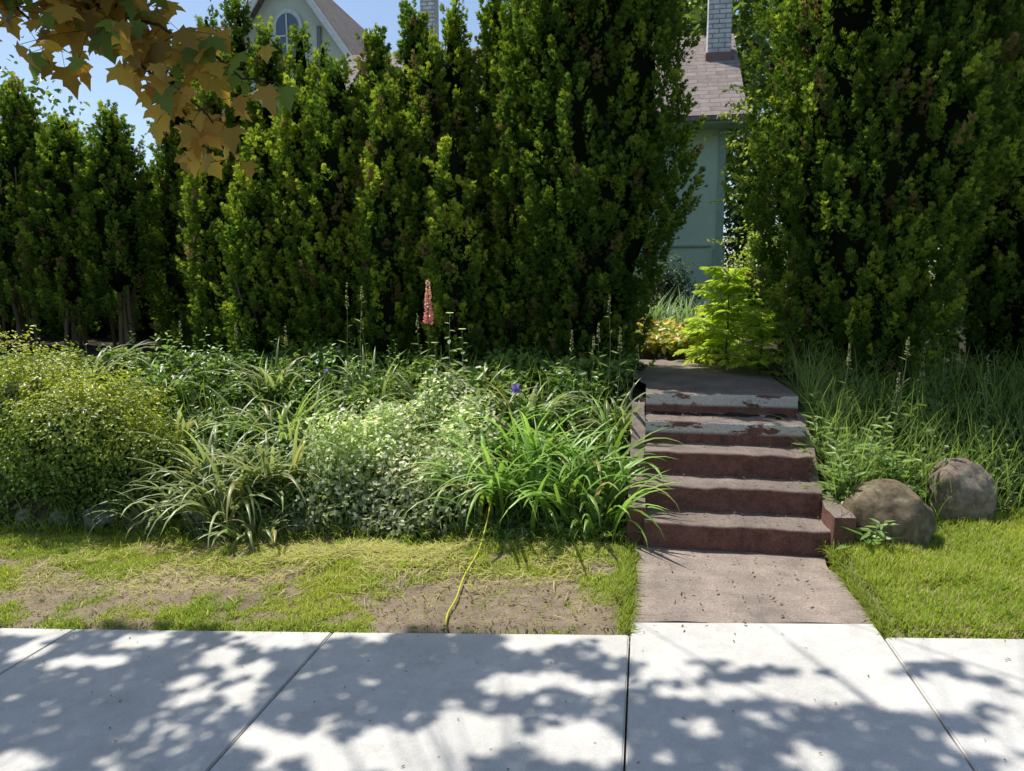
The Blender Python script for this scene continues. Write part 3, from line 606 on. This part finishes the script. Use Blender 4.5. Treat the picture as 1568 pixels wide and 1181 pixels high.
for sg,nm in ((1,'bargeboard_right'),(-1,'bargeboard_left')):
    a=(gx+sg*2.6,15.68,pk-2.6*k+.08);b=(gx+sg*.005,15.68,pk+.08)
    polymesh(nm,[a,b,(b[0],b[1],b[2]-.22),(a[0],a[1],a[2]-.22),(a[0],15.64,a[2]),(b[0],15.64,b[2]),(b[0],15.64,b[2]-.22),(a[0],15.64,a[2]-.22)],[(0,1,2,3),(4,7,6,5),(3,2,6,7),(0,4,5,1)],M_white,H)
boxmesh('timbering',[(gx-.42,gx+.42,15.95,15.99,7.83,7.93),(gx-.75,gx-.66,15.95,15.99,6.0,7.2),(gx+.66,gx+.75,15.95,15.99,6.0,7.2),(gx-.05,gx+.05,15.95,15.99,7.93,8.3),(gx-1.6,gx+1.6,15.95,15.99,5.9,6.0)],M_timber,.005,H)
a=np.linspace(0,np.pi,15)
def arch(w,zb_,zc):return [(gx+w,zb_),]+[(gx+w*math.cos(t),zc+w*1.1*math.sin(t)) for t in a]+[(gx-w,zb_)]
for nm,w,yy,mat in (('window_frame',.34,15.93,M_white),('window_glass',.26,15.91,M_glass)):
    q=arch(w,6.35,7.2);polymesh(nm,[(p[0],yy,p[1]) for p in q],[tuple(range(len(q)))],mat,H)
boxmesh('window_bars',[(gx-.015,gx+.015,15.88,15.905,6.35,7.46),(gx-.26,gx+.26,15.885,15.907,7.0,7.03)],M_white,0,H)
# ---------------------------------------------------------------- deciduous background trees
def tree(name,x,y,h,cr,n,L,cols,seed,par=None):
    E=bpy.data.objects.new(name,None);bpy.context.scene.collection.objects.link(E);z=1.0
    mb=MB();top=z+h*.6;tube(mb,[(x,y,z-.2),(x+.1,y,z+h*.3),(x,y,top)],[.25,.18,.1],np.array([.08,.06,.045]))
    ml=MB();nc=34;d=rvec(nc);k=R(.35,1,nc)**.5;cc=np.array([x,y,z+h*.66])+d*k[:,None]*np.array([cr,cr,h*.36])
    for i in range(nc):
        tube(mb,[(x,y,z+h*R(.3,.55)),tuple((np.array([x,y,z+h*.6])+cc[i])/2+R(-.1,.1,3)),tuple(cc[i])],[.07,.04,.015],np.array([.08,.06,.045]),5)
        m=n//nc;o=cc[i]+rng.normal(size=(m,3))*cr*np.array([.24,.24,.17]);nr=unit(rvec(m)+np.array([0,0,.6]));dd=unit(np.cross(nr,rvec(m)))
        pal=np.array(cols);l=R(*L,m);leaves(ml,o,dd,nr,l,l*.65,pal[rng.integers(0,len(pal),m)]*R(.6,1.4,(m,1)))
    mb.build('trunk',M_bark,True,E);ml.build('crown',M_leaf,False,E)
gc=[(.08,.14,.035),(.13,.21,.045),(.2,.28,.05)]
tree('deciduous_tree',.6,21,10,2.8,9000,(.14,.26),gc,1)
tree('deciduous_tree',3.6,17,9.5,3.0,9000,(.12,.24),gc,2)
tree('deciduous_tree',-14.5,26,9.0,2.4,7000,(.15,.28),[(.09,.15,.10),(.12,.18,.11)],3)
tree('deciduous_tree',-22,22,7.5,3,6000,(.15,.28),gc,4)
tree('deciduous_tree',9,20,9,3.2,5000,(.15,.28),gc,5)
# ---------------------------------------------------------------- street maple
EL=math.radians(64);SH=np.array([-.84,.543]);SD=np.array([SH[0]*math.cos(EL),SH[1]*math.cos(EL),math.sin(EL)])
E=bpy.data.objects.new('maple_tree',None);bpy.context.scene.collection.objects.link(E)
mt=MB();bc=np.array([.10,.085,.07])
tr=np.array([-3.6,-.9,0.]);tube(mt,[(tr[0],tr[1],-.4),(tr[0],tr[1],1.),(tr[0]+.05,tr[1]+.05,2.4),(tr[0]+.15,tr[1]+.3,4.0),(tr[0]+.3,tr[1]+1,6.5),(tr[0]+.5,tr[1]+1.5,9)],[.34,.25,.21,.17,.11,.04],bc,12)
ml=MB()
# openings in the crown where the sun gets through
ng=95;GX=R(-4.2,3.6,ng);GY=R(1.9,3.3,ng);GR=rng.choice([.03,.045,.06,.09],ng,p=[.3,.35,.25,.1]);GE=R(1.1,2.2,ng)
gcl=np.array([[-2.0,2.95],[-2.7,3.1],[-1.25,2.45],[-.35,2.9],[-.1,2.55],[-.95,2.35],[.25,2.9],[.9,2.85],[1.7,3.05],[-.55,2.4],[1.5,2.6]])
ix_=rng.integers(0,len(gcl),ng*2//3);GX[:ng*2//3]=gcl[ix_,0]+rng.normal(0,.17,ng*2//3);GY[:ng*2//3]=gcl[ix_,1]+rng.normal(0,.10,ng*2//3)
cent=[]
while len(cent)<1180:
    gx_=R(-5.0,3.6);gy=R(.3,3.6);hgt=R(4.3,6.6);cent.append(np.array([gx_,gy,0])+SD*(hgt/SD[2]))
cent=np.array(cent)
mcol=np.array([(.34,.34,.09),(.44,.35,.09),(.28,.36,.08),(.38,.26,.08)])
m=25;o=(cent[:,None,:]+rng.normal(size=(len(cent),m,3))*np.array([.22,.22,.10])).reshape(-1,3)
pr=o-SD*(o[:,2:3]/SD[2]);X_,Y_=pr[:,0],pr[:,1]
edge=np.where(X_<-.15,3.36+.0*X_,3.12)+(vn(X_*2.2,3.3,0,201)-.5)*.34+(vn(X_*7,3.3,0,206)-.5)*.16
keep=Y_<edge-.04
for a_,b_,r_,e_ in zip(GX,GY,GR,GE): keep&=((X_-a_)/(r_*e_+.035))**2+((Y_-b_)/(r_+.035))**2>1
o=o[keep];m=len(o);nr=unit(rvec(m)*.6+np.array([0,0,1.]));d=unit(np.cross(nr,rvec(m)))
maple(ml,o-d*.045,d,nr,R(.07,.105,m),mcol[rng.integers(0,4,m)]*R(.7,1.2,(m,1)),_ms)
limbs=[]
for k_ in range(9):
    e=np.array([R(-7,2),R(1.5,4.5),R(5,6.2)]);s0=tr+np.array([.15,.3,R(3,4.4)]);mid=(s0+e)/2+np.array([R(-.4,.4),R(-.3,.3),.6])
    P=[s0,(s0+mid)/2+np.array([0,0,.25]),mid,(mid+e)/2+np.array([0,0,.1]),e];tube(mt,P,[.07,.05,.035,.02,.01],bc,7);limbs.append(np.array(P))
LP=np.concatenate(limbs)
for c in cent[::5]:
    j=np.argmin(np.linalg.norm(LP-c,axis=1));q=LP[j];mm=(q+c)/2+np.array([0,0,.1])+R(-.1,.1,3);tube(mt,[q,mm,c],[.008,.005,.003],bc,4)
root=np.array([-2.9,1.2,4.3])
tube(mt,[tr+np.array([.1,.2,3.6]),(-3.2,.3,4.15),root],[.08,.06,.04],bc,8)
def br_(P,r0,r1,lf,spread,tone=1.,gr=.12):
    P=np.array(P,float);t=np.linspace(0,1,len(P));tt=np.linspace(0,1,14);Q=np.stack([np.interp(tt,t,P[:,i]) for i in range(3)],1)+rng.normal(0,.008,(14,3))
    tube(mt,Q,np.linspace(r0,r1,14),bc*.7,6)
    k=R(.15,1,lf);o0=np.stack([np.interp(k,tt,Q[:,i]) for i in range(3)],1)
    o=o0+rng.normal(size=(lf,3))*spread*np.array([1,1,.7])
    for a_,b_ in zip(o0,o): tube(mt,[a_,(a_+b_)/2+np.array([0,0,.01]),b_],[.0018,.0013,.001],np.array([.2,.07,.03]),3)
    d=unit(rvec(lf)*.55+np.array([.25,-.1,-.85]));nr=unit(rvec(lf)*.55+np.array([.1,-.75,.5]))
    c=np.array([(.50,.29,.07),(.42,.28,.075),(.56,.38,.09),(.34,.22,.06)])[rng.integers(0,4,lf)]*R(.75,1.2,(lf,1))*tone
    g_=R(0,1,lf)<gr;c[g_]=np.array([.17,.25,.06])
    maple(ml,o,d,nr,R(.06,.11,lf),c)
br_([root,(-2.5,2.0,3.35),(-2.1,2.35,2.85),(-1.75,2.45,2.62)],.02,.005,110,.15,.7,.25)
br_([(-2.5,2.0,3.35),(-2.3,2.3,2.75),(-2.1,2.4,2.48)],.012,.004,80,.14,.8)
br_([(-2.1,2.35,2.85),(-1.9,2.4,2.55),(-1.66,2.45,2.28),(-1.48,2.45,2.18)],.008,.003,42,.08,1.0)
br_([(-1.9,2.4,2.6),(-1.6,2.45,2.45),(-1.30,2.5,2.28)],.007,.003,34,.07,.95,.35)
br_([(-1.66,2.45,2.32),(-1.55,2.45,2.15),(-1.48,2.45,2.02)],.005,.002,20,.055,1.1,0)
br_([(-2.1,2.2,3.0),(-1.7,2.3,2.85),(-1.33,2.35,2.68)],.01,.003,70,.11,.65,.3)
br_([(-2.4,2.1,3.1),(-2.15,2.35,2.68),(-1.88,2.45,2.48)],.01,.003,100,.12,.75,.2)
br_([(-2.2,2.2,2.95),(-2.0,2.4,2.66),(-1.68,2.5,2.42)],.01,.003,80,.10,.8,.3)
mt.build('trunk_and_branches',M_bark,True,E);ml.build('leaves',M_maple,False,E)
print('trees',time.time()-T0)
# ---------------------------------------------------------------- light, sky, camera
sc=bpy.context.scene
w=bpy.data.worlds.new('World');sc.world=w;w.use_nodes=True;nt=w.node_tree
sk=nt.nodes.new('ShaderNodeTexSky');sk.sky_type='NISHITA';sk.sun_disc=False;sk.sun_elevation=EL;sk.sun_rotation=math.atan2(SH[0],SH[1])
sk.air_density=1.0;sk.dust_density=.9;sk.ozone_density=1.6
bg=nt.nodes['Background'];bg.inputs[1].default_value=.15;nt.links.new(sk.outputs[0],bg.inputs[0])
L=bpy.data.lights.new('sun','SUN');L.energy=5.0;L.angle=math.radians(.5);L.color=(1,.95,.86)
lo=bpy.data.objects.new('sun',L);sc.collection.objects.link(lo);lo.rotation_euler=Vector(tuple(SD)).to_track_quat('Z','Y').to_euler();lo.location=(0,0,20)
cam=bpy.data.cameras.new('camera');co=bpy.data.objects.new('camera',cam);sc.collection.objects.link(co)
cam.sensor_width=36;cam.lens=26.17;cam.clip_end=1000;cam.clip_start=.05
co.location=(0,0,1.6);co.rotation_euler=(math.radians(90-7.5),0,math.radians(10));sc.camera=co
sc.view_settings.view_transform='Standard';sc.view_settings.look='None';sc.view_settings.exposure=0
print('done',time.time()-T0)
